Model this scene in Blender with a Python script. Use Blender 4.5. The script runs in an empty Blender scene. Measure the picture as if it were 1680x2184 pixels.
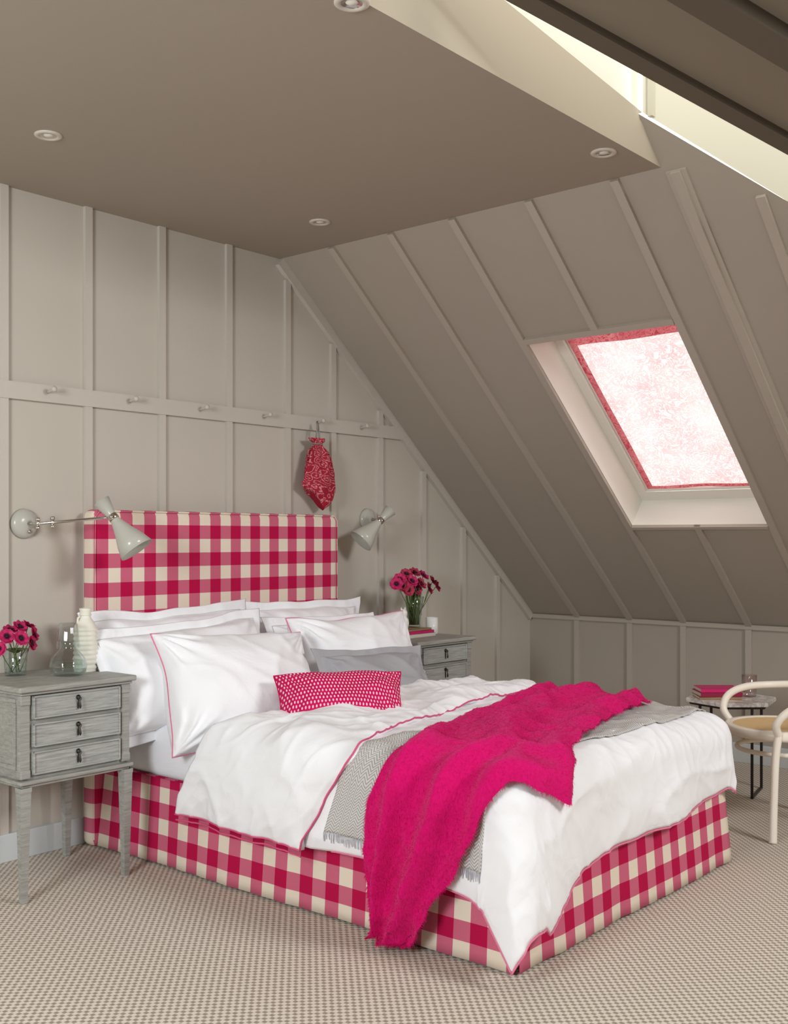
import bpy, bmesh, math, random
from mathutils import Vector, Matrix, noise
random.seed(7)
PI=math.pi
scene=bpy.context.scene
col=scene.collection
# ------------------------------------------------------------------ camera model
FPX=2330.0; ANG=math.radians(40.5); HOR=1148.0; CAMH=1.22; W=3.80
F=Vector((math.cos(ANG),math.sin(ANG),0)); R=Vector((math.sin(ANG),-math.cos(ANG),0)); UP=Vector((0,0,1))
CAM=Vector((0,-W,CAMH))
def ray(px,py): return F+R*((px-840)/FPX)+UP*((HOR-py)/FPX)
def onY(px,py,y=0.0):
    d=ray(px,py); return CAM+d*((y-CAM.y)/d.y)
def onX(px,py,x):
    d=ray(px,py); return CAM+d*((x-CAM.x)/d.x)
def onZ(px,py,z):
    d=ray(px,py); return CAM+d*((z-CAM.z)/d.z)
def atT(px,py,t): return CAM+ray(px,py)*t
cam=bpy.data.objects.new('camera',bpy.data.cameras.new('camera')); col.objects.link(cam)
cam.location=CAM; cam.rotation_euler=(PI/2,0,ANG-PI/2)
cam.data.sensor_fit='HORIZONTAL'; cam.data.sensor_width=36; cam.data.lens=FPX/1680*36
cam.data.shift_y=(HOR-1092)/1680; cam.data.clip_start=.05
scene.camera=cam
scene.view_settings.view_transform='Standard'
# ------------------------------------------------------------------ mesh helpers
frames={}
class B:
    def __init__(s):
        s.bm=bmesh.new(); s.uv=s.bm.loops.layers.uv.new('UVMap')
    def box(s,x0,x1,y0,y1,z0,z1,bev=0,seg=2,M=None):
        t=bmesh.new(); t.loops.layers.uv.new('UVMap')
        r=bmesh.ops.create_cube(t,size=1)
        for v in t.verts:
            v.co=Vector((x0+(v.co.x+.5)*(x1-x0),y0+(v.co.y+.5)*(y1-y0),z0+(v.co.z+.5)*(z1-z0)))
        if bev>0: bmesh.ops.bevel(t,geom=list(t.edges),offset=bev,segments=seg,affect='EDGES',profile=.5)
        if M is not None: t.transform(M)
        s.merge(t); return s
    def merge(s,t):
        me=bpy.data.meshes.new('tmp'); t.to_mesh(me); t.free(); s.bm.from_mesh(me); bpy.data.meshes.remove(me)
    def poly(s,pts,uv=None):
        vs=[s.bm.verts.new(p) for p in pts]; f=s.bm.faces.new(vs)
        if uv:
            for l,c in zip(f.loops,uv): l[s.uv].uv=c
        return f
    def prism(s,pts,off):
        off=Vector(off); n=len(pts)
        a=[s.bm.verts.new(p) for p in pts]; b=[s.bm.verts.new(Vector(p)+off) for p in pts]
        s.bm.faces.new(a); s.bm.faces.new(b[::-1])
        for i in range(n): s.bm.faces.new((a[i],b[i],b[(i+1)%n],a[(i+1)%n]))
        return s
    def tube(s,pts,r,n=8,closed=False,cap=True):
        pts=[Vector(p) for p in pts]; m=len(pts); rings=[]
        rr=r if isinstance(r,(list,tuple)) else [r]*m
        up=None
        for i,p in enumerate(pts):
            if closed: t=pts[(i+1)%m]-pts[i-1]
            else: t=pts[min(i+1,m-1)]-pts[max(i-1,0)]
            if t.length<1e-9: t=Vector((0,0,1))
            t.normalize()
            if up is None:
                up=Vector((0,0,1)) if abs(t.z)<.9 else Vector((1,0,0))
            a=up-t*up.dot(t)
            if a.length<1e-6: a=t.orthogonal()
            a.normalize(); up=a; b=t.cross(a)
            rings.append([s.bm.verts.new(p+a*(math.cos(2*PI*k/n)*rr[i])+b*(math.sin(2*PI*k/n)*rr[i])) for k in range(n)])
        for i in range(m if closed else m-1):
            A=rings[i]; C=rings[(i+1)%m]
            for k in range(n): s.bm.faces.new((A[k],A[(k+1)%n],C[(k+1)%n],C[k]))
        if cap and not closed:
            s.bm.faces.new(rings[0][::-1]); s.bm.faces.new(rings[-1])
        return s
    def lathe(s,prof,n=28,M=None,mod=None,flat=1.0):
        M=M or Matrix.Identity(4); rings=[]
        for (r,z) in prof:
            if r<1e-6: rings.append([s.bm.verts.new(M@Vector((0,0,z)))])
            else:
                ring=[]
                for k in range(n):
                    a=2*PI*k/n; q=r*(mod(a,z) if mod else 1)
                    ring.append(s.bm.verts.new(M@Vector((q*math.cos(a),q*math.sin(a)*flat,z))))
                rings.append(ring)
        for A,C in zip(rings,rings[1:]):
            for k in range(n):
                k2=(k+1)%n
                if len(A)==1 and len(C)==1: continue
                if len(A)==1: s.bm.faces.new((A[0],C[k2],C[k]))
                elif len(C)==1: s.bm.faces.new((A[k],A[k2],C[0]))
                else: s.bm.faces.new((A[k],A[k2],C[k2],C[k]))
        return s
    def grid(s,fn,nu,nv,uvfn=None):
        g=[[s.bm.verts.new(fn(i/nu,j/nv)) for j in range(nv+1)] for i in range(nu+1)]
        for i in range(nu):
            for j in range(nv):
                f=s.bm.faces.new((g[i][j],g[i+1][j],g[i+1][j+1],g[i][j+1]))
                if uvfn:
                    for l,(a,b) in zip(f.loops,((i,j),(i+1,j),(i+1,j+1),(i,j+1))): l[s.uv].uv=uvfn(a/nu,b/nv)
        return g
def boxuv(b):
    for f in b.bm.faces:
        f.normal_update(); n=f.normal
        for l in f.loops:
            c=l.vert.co
            if abs(n.z)>.75: l[b.uv].uv=(c.x,c.y)
            elif abs(n.y)>abs(n.x): l[b.uv].uv=(c.x,c.z)
            else: l[b.uv].uv=(c.y,c.z)
def mk(name,b,mat,parent=None,world=False,smooth=False,buv=False,kind=None,solid=0,sub=0,off=-1,recalc=True,label=None):
    bm=b.bm
    if recalc: bmesh.ops.recalc_face_normals(bm,faces=list(bm.faces))
    if buv: boxuv(b)
    if world and parent is not None: bm.transform(frames[parent].inverted())
    me=bpy.data.meshes.new(name); bm.to_mesh(me); bm.free()
    if smooth:
        for p in me.polygons: p.use_smooth=True
    me.materials.append(mat)
    o=bpy.data.objects.new(name,me); col.objects.link(o)
    if parent is not None: o.parent=parent; frames[o]=frames[parent]
    else: frames[o]=Matrix.Identity(4)
    if kind: o['kind']=kind
    if label: o['label']=label
    if solid:
        m=o.modifiers.new('thickness','SOLIDIFY'); m.thickness=solid; m.offset=off
    if sub:
        m=o.modifiers.new('subdivision','SUBSURF'); m.levels=sub; m.render_levels=sub
    return o
def thing(name,label,cat,loc=(0,0,0),rz=0,group=None,rot=None):
    o=bpy.data.objects.new(name,None); col.objects.link(o); o.location=loc
    o.rotation_euler=rot or (0,0,rz); o.empty_display_size=.05
    frames[o]=Matrix.Translation(Vector(loc))@o.rotation_euler.to_matrix().to_4x4()
    o['label']=label; o['category']=cat
    if group: o['group']=group
    return o
def tag(o,label,cat,group=None):
    o['label']=label; o['category']=cat
    if group: o['group']=group
    return o
def copy_tree(o,parent=None):
    c=o.copy(); col.objects.link(c)
    if parent is not None: c.parent=parent
    frames[c]=frames[o]
    for ch in list(o.children): copy_tree(ch,c)
    return c
def axisM(p,d):
    return Matrix.Translation(Vector(p))@Vector(d).normalized().to_track_quat('Z','Y').to_matrix().to_4x4()
# ------------------------------------------------------------------ materials
def C(r,g,b):
    f=lambda c:(c/255/12.92) if c/255<=.04045 else ((c/255+.055)/1.055)**2.4
    return (f(r),f(g),f(b),1)
class NT:
    def __init__(s,name):
        s.m=bpy.data.materials.new(name); s.m.use_nodes=True; s.t=s.m.node_tree; s.n=s.t.nodes
        s.b=s.n['Principled BSDF']; s.out=s.n['Material Output']
    def put(s,sock,v):
        if isinstance(v,bpy.types.NodeSocket): s.t.links.new(v,sock)
        else: sock.default_value=v
    def math(s,op,a,b=0.0,c=0.0,clamp=False):
        n=s.n.new('ShaderNodeMath'); n.operation=op; n.use_clamp=clamp
        s.put(n.inputs[0],a); s.put(n.inputs[1],b); s.put(n.inputs[2],c); return n.outputs[0]
    def mix(s,fac,a,b,blend='MIX'):
        n=s.n.new('ShaderNodeMix'); n.data_type='RGBA'; n.blend_type=blend
        s.put(n.inputs[0],fac); s.put(n.inputs[6],a); s.put(n.inputs[7],b); return n.outputs[2]
    def coord(s,kind='Object'):
        return s.n.new('ShaderNodeTexCoord').outputs[kind]
    def xyz(s,v):
        n=s.n.new('ShaderNodeSeparateXYZ'); s.put(n.inputs[0],v); return n.outputs
    def scale(s,v,sc):
        n=s.n.new('ShaderNodeMapping'); s.put(n.inputs[0],v); n.inputs['Scale'].default_value=sc; return n.outputs[0]
    def noise(s,v,sc,det=3,rough=.5,dist=0):
        n=s.n.new('ShaderNodeTexNoise'); s.put(n.inputs['Vector'],v); n.inputs['Scale'].default_value=sc
        n.inputs['Detail'].default_value=det; n.inputs['Roughness'].default_value=rough; n.inputs['Distortion'].default_value=dist; return n.outputs[0]
    def voro(s,v,sc,feature='F1'):
        n=s.n.new('ShaderNodeTexVoronoi'); n.feature=feature; s.put(n.inputs['Vector'],v); n.inputs['Scale'].default_value=sc; return n.outputs['Distance']
    def ramp(s,f,stops,const=False):
        n=s.n.new('ShaderNodeValToRGB'); s.put(n.inputs[0],f); cr=n.color_ramp
        if const: cr.interpolation='CONSTANT'
        while len(cr.elements)<len(stops): cr.elements.new(.5)
        for e,(p,c) in zip(cr.elements,stops): e.position=p; e.color=c
        return n.outputs[0]
    def bump(s,h,strength=.3,dist=.01):
        n=s.n.new('ShaderNodeBump'); s.put(n.inputs['Height'],h); n.inputs['Strength'].default_value=strength; n.inputs['Distance'].default_value=dist
        s.t.links.new(n.outputs[0],s.b.inputs['Normal']); return n
    def base(s,c,rough=.6,metal=0,spec=.5):
        s.put(s.b.inputs['Base Color'],c); s.put(s.b.inputs['Roughness'],rough); s.b.inputs['Metallic'].default_value=metal
        s.b.inputs['Specular IOR Level'].default_value=spec; return s
def plain(name,c,rough=.6,var=.06,vs=6,bs=0,bd=.002,bsc=200,metal=0,spec=.4,sheen=0):
    t=NT(name); co=t.coord()
    c2=tuple(x*(1-var*2.2) for x in c[:3])+(1,)
    t.base(t.mix(t.noise(co,vs),c,c2),rough,metal,spec)
    if bs: t.bump(t.noise(co,bsc),bs,bd)
    return t.m
def linen(name,c,amt=.3):
    t=NT(name); co=t.coord()
    t.base(t.mix(t.noise(co,5),c,tuple(x*.97 for x in c[:3])+(1,)),.85,0,.2)
    cr=t.math('ABSOLUTE',t.math('SUBTRACT',t.noise(co,5,3,.5,1.0),.5))
    h=t.math('ADD',t.math('MULTIPLY',cr,-1.4),t.math('MULTIPLY',t.noise(co,380,2),.03))
    t.bump(h,amt,.02); return t.m
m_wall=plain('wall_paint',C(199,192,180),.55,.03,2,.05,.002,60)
m_slope=plain('wall_paint_slope_shade',C(172,162,149),.6,.03,2,.05,.002,60)  # wall paint darkened for slope and knee wall, shade put into the colour
m_ceil=plain('wall_paint_ceiling_shade',C(167,156,142),.7,.03,1.5,.04,.002,80)  # same paint as the walls, with the ceiling's shade mixed into its tone
m_bulk=plain('wall_paint_bulkhead_shade',C(182,172,153),.7,.03,1.5,.04,.002,80)  # wall paint again, toned down to carry the bulkhead's shade
m_trim=plain('trim_paint',C(201,194,183),.42,.02,3)
m_base=plain('baseboard_paint',C(208,213,213),.4,.02,3)
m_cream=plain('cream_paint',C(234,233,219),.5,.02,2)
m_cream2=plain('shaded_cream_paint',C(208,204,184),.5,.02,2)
m_dark=plain('rafter_paint',C(92,81,68),.6,.05,3)
m_soff=plain('soffit_paint',C(132,119,103),.7,.05,3)
m_white=plain('white_gloss',C(236,232,222),.3,.01,3)
m_ring=plain('downlight_white',C(206,198,186),.4,.01,3)
m_reveal=plain('reveal_white',C(246,244,234),.5,.02,3)
m_linen=linen('white_linen',C(247,247,250),.38)
m_sheet=linen('white_sheet',C(240,240,245),.25)
m_pinkline=plain('pink_piping',C(226,90,136),.6)
m_palepink=plain('pale_pink_piping',C(234,130,162),.6)
m_greyline=plain('grey_embroidery',C(196,196,204),.7)
m_cord=plain('silver_ribbon',C(150,146,140),.4)
m_grey=linen('grey_linen',C(168,167,171),.35)
m_chrome=plain('chrome',C(215,212,205),.12,.01,3,metal=1)
m_shade=plain('enamel_shade',C(190,189,178),.22,.02,3)
m_iron=plain('dark_pewter',C(80,76,70),.35,.1,60,metal=.8)
m_black=plain('black_metal',C(56,52,50),.4,.05,10,metal=.5)
m_green=plain('stem_green',C(98,122,58),.5,.2,20)
m_anem=plain('anemone_petal',C(216,34,108),.6,.25,40)
m_anemc=plain('anemone_centre',C(30,12,28),.7)
m_anemr=plain('anemone_red',C(206,56,92),.6,.3,40)
m_ceram=plain('cream_ceramic',C(240,236,222),.45,.03,10)
m_porc=plain('white_porcelain',C(242,240,235),.2,.01,10)
m_wax=plain('candle_glass',C(238,238,234),.25,.02,10)
m_pages=plain('page_edges',C(225,215,195),.8,.08,120)
m_cv=[plain('book_cover_%s'%k,c,.4) for k,c in (('magenta',C(210,34,110)),('red',C(178,40,48)),('tan',C(160,130,98)),('white',C(220,212,200)),('wine',C(150,28,66)))]
m_wood_white=plain('painted_bentwood',C(244,235,220),.35,.03,8)
def glassmat(name,c=(1,1,1,1),refl=1.0):
    t=NT(name)
    tr=t.n.new('ShaderNodeBsdfTransparent'); tr.inputs[0].default_value=c
    gl=t.n.new('ShaderNodeBsdfGlossy'); gl.inputs['Roughness'].default_value=.03
    lw=t.n.new('ShaderNodeLayerWeight'); lw.inputs[0].default_value=.5
    fa=t.math('MULTIPLY_ADD',t.math('POWER',lw.outputs['Facing'],2.2),.72*refl,.07*refl)
    mx=t.n.new('ShaderNodeMixShader'); t.t.links.new(fa,mx.inputs[0])
    t.t.links.new(tr.outputs[0],mx.inputs[1]); t.t.links.new(gl.outputs[0],mx.inputs[2]); t.t.links.new(mx.outputs[0],t.out.inputs[0])
    return t.m
m_glass=glassmat('clear_glass',(.90,.94,.93,1)); m_water=glassmat('water',(.92,.96,.95,1),.6)
m_pinkglass=glassmat('pinkish_glass',(.88,.78,.79,1),1.2)
def gingham():
    t=NT('gingham_check'); u=t.xyz(t.coord('UV')); p=.116
    a=t.math('LESS_THAN',t.math('FRACT',t.math('DIVIDE',t.math('ADD',u[0],10.02),p)),.5)
    b=t.math('LESS_THAN',t.math('FRACT',t.math('DIVIDE',t.math('ADD',u[1],10.035),p)),.5)
    s=t.math('MULTIPLY',t.math('ADD',a,b),.5)
    c=t.ramp(s,[(0,C(244,235,214)),(.3,C(214,110,136)),(.8,C(192,8,74))],True)
    tw=t.math('GREATER_THAN',t.math('FRACT',t.math('MULTIPLY',t.math('ADD',u[0],u[1]),210.0)),.5)
    c=t.mix(t.math('MULTIPLY',tw,.10),c,C(150,20,70))
    w=t.noise(t.coord('UV'),500,2)
    c=t.mix(t.math('MULTIPLY',w,.16),c,C(150,20,70),'MULTIPLY')
    t.base(c,.8,0,.2); t.bump(t.math('ADD',w,t.math('MULTIPLY',t.noise(t.coord('UV'),14,2),.8)),.3,.002); return t.m
m_ging=gingham()
def carpetmat():
    t=NT('check_weave_carpet'); co=t.coord(); u=t.xyz(co); k=2*PI/.027
    ux=t.math('SINE',t.math('MULTIPLY',u[0],k)); uy=t.math('SINE',t.math('MULTIPLY',u[1],k))
    m=t.math('MULTIPLY',ux,uy)
    f=t.math('MULTIPLY_ADD',m,1.6,.45,True)
    n=t.noise(co,260,3); f2=t.math('MULTIPLY_ADD',t.math('SUBTRACT',n,.5),.7,f,True)
    c=t.mix(f2,C(228,219,205),C(156,142,128))
    line=t.math('GREATER_THAN',t.math('ABSOLUTE',t.math('SINE',t.math('MULTIPLY',u[0],k/2))),.93)
    c=t.mix(t.math('MULTIPLY',line,.3),c,C(236,228,218))
    big=t.noise(co,1.2,2); c=t.mix(t.math('MULTIPLY',big,.14),c,C(146,134,122))
    t.base(c,.95,0,.1); t.bump(n,.35,.002); return t.m
m_carpet=carpetmat()
def greywood(name,a,b_,c_):
    t=NT(name); co=t.coord()
    g=t.noise(t.scale(co,(5,30,90)),1.5,4,.6,.3); g2=t.noise(t.scale(co,(4,4,70)),4,3,.7)
    c=t.ramp(t.math('ADD',t.math('MULTIPLY',g,.6),t.math('MULTIPLY',g2,.4)),[(.3,a),(.5,b_),(.7,c_)])
    t.base(c,.5,0,.35); t.bump(g2,.12,.0015); return t.m
m_gw=greywood('grey_washed_wood',C(130,129,123),C(156,155,149),C(178,177,171))
m_gwd=greywood('grey_washed_drawer',C(124,126,123),C(162,163,159),C(188,189,185))
def herring():
    t=NT('herringbone_wool'); u=t.xyz(t.coord('UV'))
    z=t.math('ABSOLUTE',t.math('SUBTRACT',t.math('FRACT',t.math('MULTIPLY',u[1],1/.036)),.5))
    f=t.math('FRACT',t.math('ADD',t.math('MULTIPLY',u[0],1/.010),t.math('MULTIPLY',z,3.2)))
    s=t.math('GREATER_THAN',f,.5)
    c=t.mix(s,C(222,219,216),C(172,168,166)); n=t.noise(t.coord('UV'),300,2)
    c=t.mix(t.math('MULTIPLY',n,.15),c,C(140,138,138))
    t.base(c,.9,0,.2); t.bump(s,.2,.001); return t.m
m_herr=herring()
def mohair():
    t=NT('pink_mohair'); co=t.coord('Object')
    n=t.noise(t.scale(co,(1,1,.35)),170,4,.65); n2=t.noise(co,14,3)
    c=t.mix(n,C(244,30,132),C(200,4,90)); c=t.mix(t.math('MULTIPLY',n2,.35),c,C(202,2,92))
    t.base(c,.95,0,.05)
    t.b.inputs['Sheen Weight'].default_value=.28; t.b.inputs['Sheen Roughness'].default_value=.5; t.b.inputs['Sheen Tint'].default_value=C(255,150,200)
    t.bump(n,.7,.007); return t.m
m_moh=mohair()
def dots():
    t=NT('dotted_weave'); u=t.xyz(t.coord('UV')); p=.0130; q=.0150
    r=t.math('DIVIDE',u[1],q); row=t.math('FLOOR',r)
    sh=t.math('MULTIPLY',t.math('FRACT',t.math('MULTIPLY',row,.5)),1.0)
    x=t.math('SUBTRACT',t.math('FRACT',t.math('ADD',t.math('DIVIDE',u[0],p),sh)),.5)
    y=t.math('SUBTRACT',t.math('FRACT',r),.5)
    d=t.math('ADD',t.math('MULTIPLY',t.math('MULTIPLY',x,x),2.2),t.math('MULTIPLY',y,y))
    s=t.math('LESS_THAN',d,.115)
    c=t.mix(s,C(202,14,88),C(240,202,212)); t.base(c,.85,0,.2); t.bump(t.math('ADD',s,t.noise(t.coord('UV'),400)),.3,.002); return t.m
m_dots=dots()
def floral(name,bg,fg,sc,translucent=False,border=False,soft=False,cut=.32):
    t=NT(name); uvc=t.coord('UV')
    v=t.voro(t.scale(uvc,(1,1,1)),sc); n=t.noise(uvc,sc*1.3,4,.65,1.8)
    a=t.math('FRACT',t.math('MULTIPLY',t.math('ADD',v,t.math('MULTIPLY',n,.6)),4.0))
    s=t.math('LESS_THAN',a,cut)
    if soft:
        a2=t.math('ABSOLUTE',t.math('SUBTRACT',t.noise(uvc,sc*1.2,5,.7,2.5),.5))
        s=t.math('SUBTRACT',1.0,t.math('MULTIPLY',a2,9.0),0,True)
        s=t.math('MULTIPLY',s,t.math('MULTIPLY_ADD',t.noise(uvc,sc*.35,2),1.3,.05,True))
    c=t.mix(s,bg,fg)
    if border:
        u=t.xyz(uvc)
        ins=t.math('MULTIPLY',t.math('MULTIPLY',t.math('GREATER_THAN',u[0],.035),t.math('LESS_THAN',u[0],border[0]-.012)),t.math('MULTIPLY',t.math('GREATER_THAN',u[1],.185),t.math('LESS_THAN',u[1],border[1]-.022)))
        bc=t.mix(s,C(166,56,70),C(206,128,130))
        c=t.mix(ins,bc,c)
    t.base(c,.8,0,.2)
    if translucent:
        tr=t.n.new('ShaderNodeBsdfTranslucent'); t.put(tr.inputs[0],c)
        mx=t.n.new('ShaderNodeMixShader'); mx.inputs[0].default_value=.60
        t.t.links.new(t.b.outputs[0],mx.inputs[1]); t.t.links.new(tr.outputs[0],mx.inputs[2]); t.t.links.new(mx.outputs[0],t.out.inputs[0])
    return t.m
m_bag=floral('red_floral_cotton',C(164,34,56),C(216,138,142),24,cut=.26)
def marble():
    t=NT('white_marble'); co=t.coord(); n=t.noise(co,7,6,.6,1.2)
    c=t.ramp(n,[(.42,C(236,230,226)),(.5,C(196,186,182)),(.56,C(238,233,229))]); t.base(c,.2); return t.m
m_marb=marble()
def cane():
    t=NT('woven_cane'); u=t.xyz(t.coord())
    a=t.math('ABSOLUTE',t.math('SINE',t.math('MULTIPLY',u[0],300))); b=t.math('ABSOLUTE',t.math('SINE',t.math('MULTIPLY',u[1],300)))
    h=t.math('MAXIMUM',a,b); c=t.ramp(h,[(.35,C(160,118,72)),(.75,C(236,202,148))]); t.base(c,.5); t.bump(h,.6,.003); return t.m
m_cane=cane()
# ------------------------------------------------------------------ ROOM
P1=onY(583,549); P2=onY(1130,1308)
ZC=P1.z; X0=P1.x+.04; KX=P2.x; KZ=P2.z
SL=math.hypot(KX-X0,ZC-KZ); es=Vector(((KX-X0)/SL,0,(KZ-ZC)/SL)); en=Vector((-es.z,0,es.x))
def SP(s,y,n=0.0): return Vector((X0,0,ZC))+es*s+en*n+Vector((0,y,0))
def onS(px,py):
    d=ray(px,py); o=Vector((X0,0,ZC)); t=(o-CAM).dot(en)/d.dot(en); p=CAM+d*t
    return ((p-o).dot(es),p.y)
YB=onZ(1100,185,ZC).y   # where the flat ceiling ends
XW=-1.3; YW=-6.2; ZR=3.5
b=B(); b.poly([(XW,YW,0),(6.4,YW,0),(6.4,.1,0),(XW,.1,0)]); mk('floor',b,m_carpet,kind='structure')
b=B(); b.poly([(XW,0,0),(KX,0,0),(KX,0,KZ),(X0,0,ZC),(XW,0,ZC)]); mk('wall_back',b,m_wall,kind='structure')
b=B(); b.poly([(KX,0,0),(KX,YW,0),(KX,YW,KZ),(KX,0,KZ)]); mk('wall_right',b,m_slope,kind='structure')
b=B(); b.poly([(XW,0,0),(XW,YW,0),(XW,YW,ZR),(XW,0,ZR)]); mk('wall_left',b,m_wall,kind='structure')
b=B(); b.poly([(XW,YW,0),(KX,YW,0),(KX,YW,ZR),(XW,YW,ZR)]); mk('wall_front',b,m_wall,kind='structure')
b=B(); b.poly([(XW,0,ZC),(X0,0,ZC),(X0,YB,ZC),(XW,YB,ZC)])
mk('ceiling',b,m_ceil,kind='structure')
# skylight opening in slope coordinates
s0,ya=onS(1122,729); s0b,yb=onS(1445,688); s1,_=onS(1635,1117); s1b,_=onS(1350,1120)
s0=(s0+s0b)/2; s1=(s1+s1b)/2; ya=(ya+onS(1350,1120)[1])/2; yb=(yb+onS(1635,1117)[1])/2
sA,yA=onS(1370,240); sB,yB_=onS(1680,430)
k=(-3.4-yB_)/(yB_-yA); sC=sB+(sB-sA)*k; yC=-3.4
b=B()
def q(sa,sb,y0,y1): b.poly([SP(sa,y0),SP(sb,y0),SP(sb,y1),SP(sa,y1)])
q(0,s0,0,YB); q(s1,SL,0,YB); q(s0,s1,0,ya); q(s0,s1,yb,YB)
b.poly([SP(sA,YB),SP(sB,yB_),SP(sC,yC),SP(SL,yC),SP(SL,YB)])
b.poly([SP(sC,yC),SP(SL,yC),SP(SL,YW),SP(sC,YW)])
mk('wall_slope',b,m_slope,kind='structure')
RD=.2
b=B()
b.poly([SP(s0,ya),SP(s1,ya),SP(s1,ya,RD),SP(s0,ya,RD)]); b.poly([SP(s0,yb),SP(s1,yb),SP(s1,yb,RD),SP(s0,yb,RD)])
b.poly([SP(s0,ya),SP(s0,yb),SP(s0,yb,RD),SP(s0,ya,RD)]); b.poly([SP(s1,ya),SP(s1,yb),SP(s1,yb,RD),SP(s1,ya,RD)])
mk('wall_reveal',b,m_reveal,kind='structure')
def sbox(b,sa,sb,y0,y1,n0,n1):
    p=[SP(sa,y0,n0),SP(sb,y0,n0),SP(sb,y1,n0),SP(sa,y1,n0)]; b.prism(p,en*(n1-n0))
win=thing('window_1','white framed roof window in the sloping ceiling behind the blind','window',SP(s1,(ya+yb)/2,RD))
win['kind']='structure'
b=B(); fw=.045
sbox(b,s0,s1,ya-fw,ya,RD-.03,RD+.05); sbox(b,s0,s1,yb,yb+fw,RD-.03,RD+.05); sbox(b,s0,s0+fw,yb+fw,ya-fw,RD-.03,RD+.05); sbox(b,s1-fw-.02,s1,yb+fw,ya-fw,RD-.03,RD+.05)
mk('window_frame',b,m_white,win,True)
b=B(); g=.065
for a in ((s0+fw,s1-fw-.02,ya-g,ya-fw-.001),(s0+fw,s1-fw-.02,yb+fw+.001,yb+g)): sbox(b,a[0],a[1],a[2],a[3],RD-.012,RD+.03)
mk('window_sash',b,m_white,win,True)
b=B(); sbox(b,s0+fw,s1-fw,yb+fw,ya-fw,RD+.02,RD+.026); mk('window_glass',b,m_glass,win,True)
bl=thing('window_blind','sheer pink floral blind with red border filling the roof window','blind',SP(s1-.07,(ya+yb)/2,RD-.02))
bw=(ya-g)-(yb+g); bh=(s1-.085)-(s0+.01)
m_blind=floral('sheer_floral_blind',C(250,240,240),C(224,158,168),14,True,(bw,bh),True)
b=B()
b.grid(lambda u,v:SP(s0+.01+bh*v,ya-g-bw*u,RD-.026+.004*math.sin(u*9)*math.sin(v*11)),24,24,lambda u,v:(u*bw,v*bh))
mk('blind_fabric',b,m_blind,bl,True,smooth=True)
b=B(); b.tube([SP(s1-.08,ya-g,RD-.03),SP(s1-.08,yb+g,RD-.03)],.007); mk('bottom_bar',b,m_white,bl,True)
b=B(); b.tube([SP(s0+.012,ya-g,RD-.03),SP(s0+.012,yb+g,RD-.03)],.010); mk('top_roller',b,m_white,bl,True)
# battens
tn=[0]
def trim(b,mat=None):
    tn[0]+=1; return mk('trim_%d'%tn[0],b,mat or m_trim,kind='structure')
m_st=plain('trim_paint_slope_shade',C(180,170,157),.45,.02,3)  # trim paint darkened so the battens carry the slope's shade in their colour
ys=[-.345,-.70,-1.063,-1.427,-1.792]
ys[2]=ya+.019; ys[4]=yb-.019; ys[3]=(ya+yb)/2
hw=.017; th=.016
for i,y in enumerate(ys):
    if i==3:
        b=B(); sbox(b,-.0,s0,y-hw,y+hw,-th,0); trim(b,m_st); b=B(); sbox(b,s1,SL,y-hw,y+hw,-th,0); trim(b,m_st)
    else:
        b=B(); sbox(b,0,SL,y-hw,y+hw,-th,0); trim(b,m_st)
    b=B(); b.box(KX-th,KX,y-hw,y+hw,0.1,KZ-.026); trim(b,m_st)
b=B(); sbox(b,s0-.03,s0,yb,ya,-th-.002,0); trim(b,m_st); b=B(); sbox(b,s1,s1+.02,yb,ya,-th-.002,0); trim(b,m_st)
y=(onS(1445,395)[1]+onS(1474,415)[1])/2
b=B(); sbox(b,0.02,SL,y-.038,y+.038,-.010,0); trim(b,m_st)
b=B(); sbox(b,0.02,SL,y-.018,y+.018,-.022,-.009); trim(b,m_st)
y=onS(1628,430)[1]; b=B(); sbox(b,onS(1628,430)[0]-.03,SL,y-hw,y+hw,-th,0); trim(b,m_st)
b=B(); b.box(KX-.014,KX,-3,0,KZ-.025,KZ); trim(b,m_st)
# back wall battens and diagonal board
RZ0=onY(15,850).z; RZ1=onY(0,811).z
def slopez(x): return ZC if x<X0 else ZC-(x-X0)*(ZC-KZ)/(KX-X0)
for px in (-420,-180,5,185,342,485,610,707,808,900,985,1058):
    x=onY(px,1000).x
    zt=min(slopez(x-hw),slopez(x+hw))
    if x>X0: zt-=.045
    if zt>RZ1+.02:
        b=B(); b.box(x-hw,x+hw,-th,0,RZ1,zt); trim(b); zt=RZ0
    b=B(); b.box(x-hw,x+hw,-th,0,.1,min(zt,RZ0)); trim(b)
b=B(); b.prism([SP(0,-.0005,-.045),SP(SL,-.0005,-.045),SP(SL,-.0005,-.0005),SP(0,-.0005,-.0005)],(0,-.0255,0)); trim(b)
b=B(); b.box(XW,KX,-.022,0,0,.105,.003); mk('baseboard_back',b,m_base,kind='structure')
b=B(); b.box(KX-.022,KX,YW,0,0,.105,.003); mk('baseboard_right',b,m_base,kind='structure')
# peg rail
xr=X0+(ZC-RZ0)*(KX-X0)/(ZC-KZ)-.13
rail=thing('peg_rail','painted wooden peg rail running across the panelled back wall','peg rail',(3.2,0,RZ0))
b=B(); b.prism([(XW,-.0005,RZ0),(xr+.07,-.0005,RZ0),(xr-.015,-.0005,RZ1),(XW,-.0005,RZ1)],(0,-.020,0)); mk('rail_board',b,m_trim,rail,True)
zr=(RZ0+RZ1)/2
for px in (105,278,428,562,675,768):
    x=onY(px,870).x-.02; b=B(); b.lathe([(0,0),(.006,0),(.0055,.020),(.007,.036),(.011,.046),(.012,.051),(.009,.056),(0,.058)],14,axisM((x,-.019,zr+.005),(0,-1,.18))); mk('peg',b,m_trim,rail,True,smooth=True)
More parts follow.
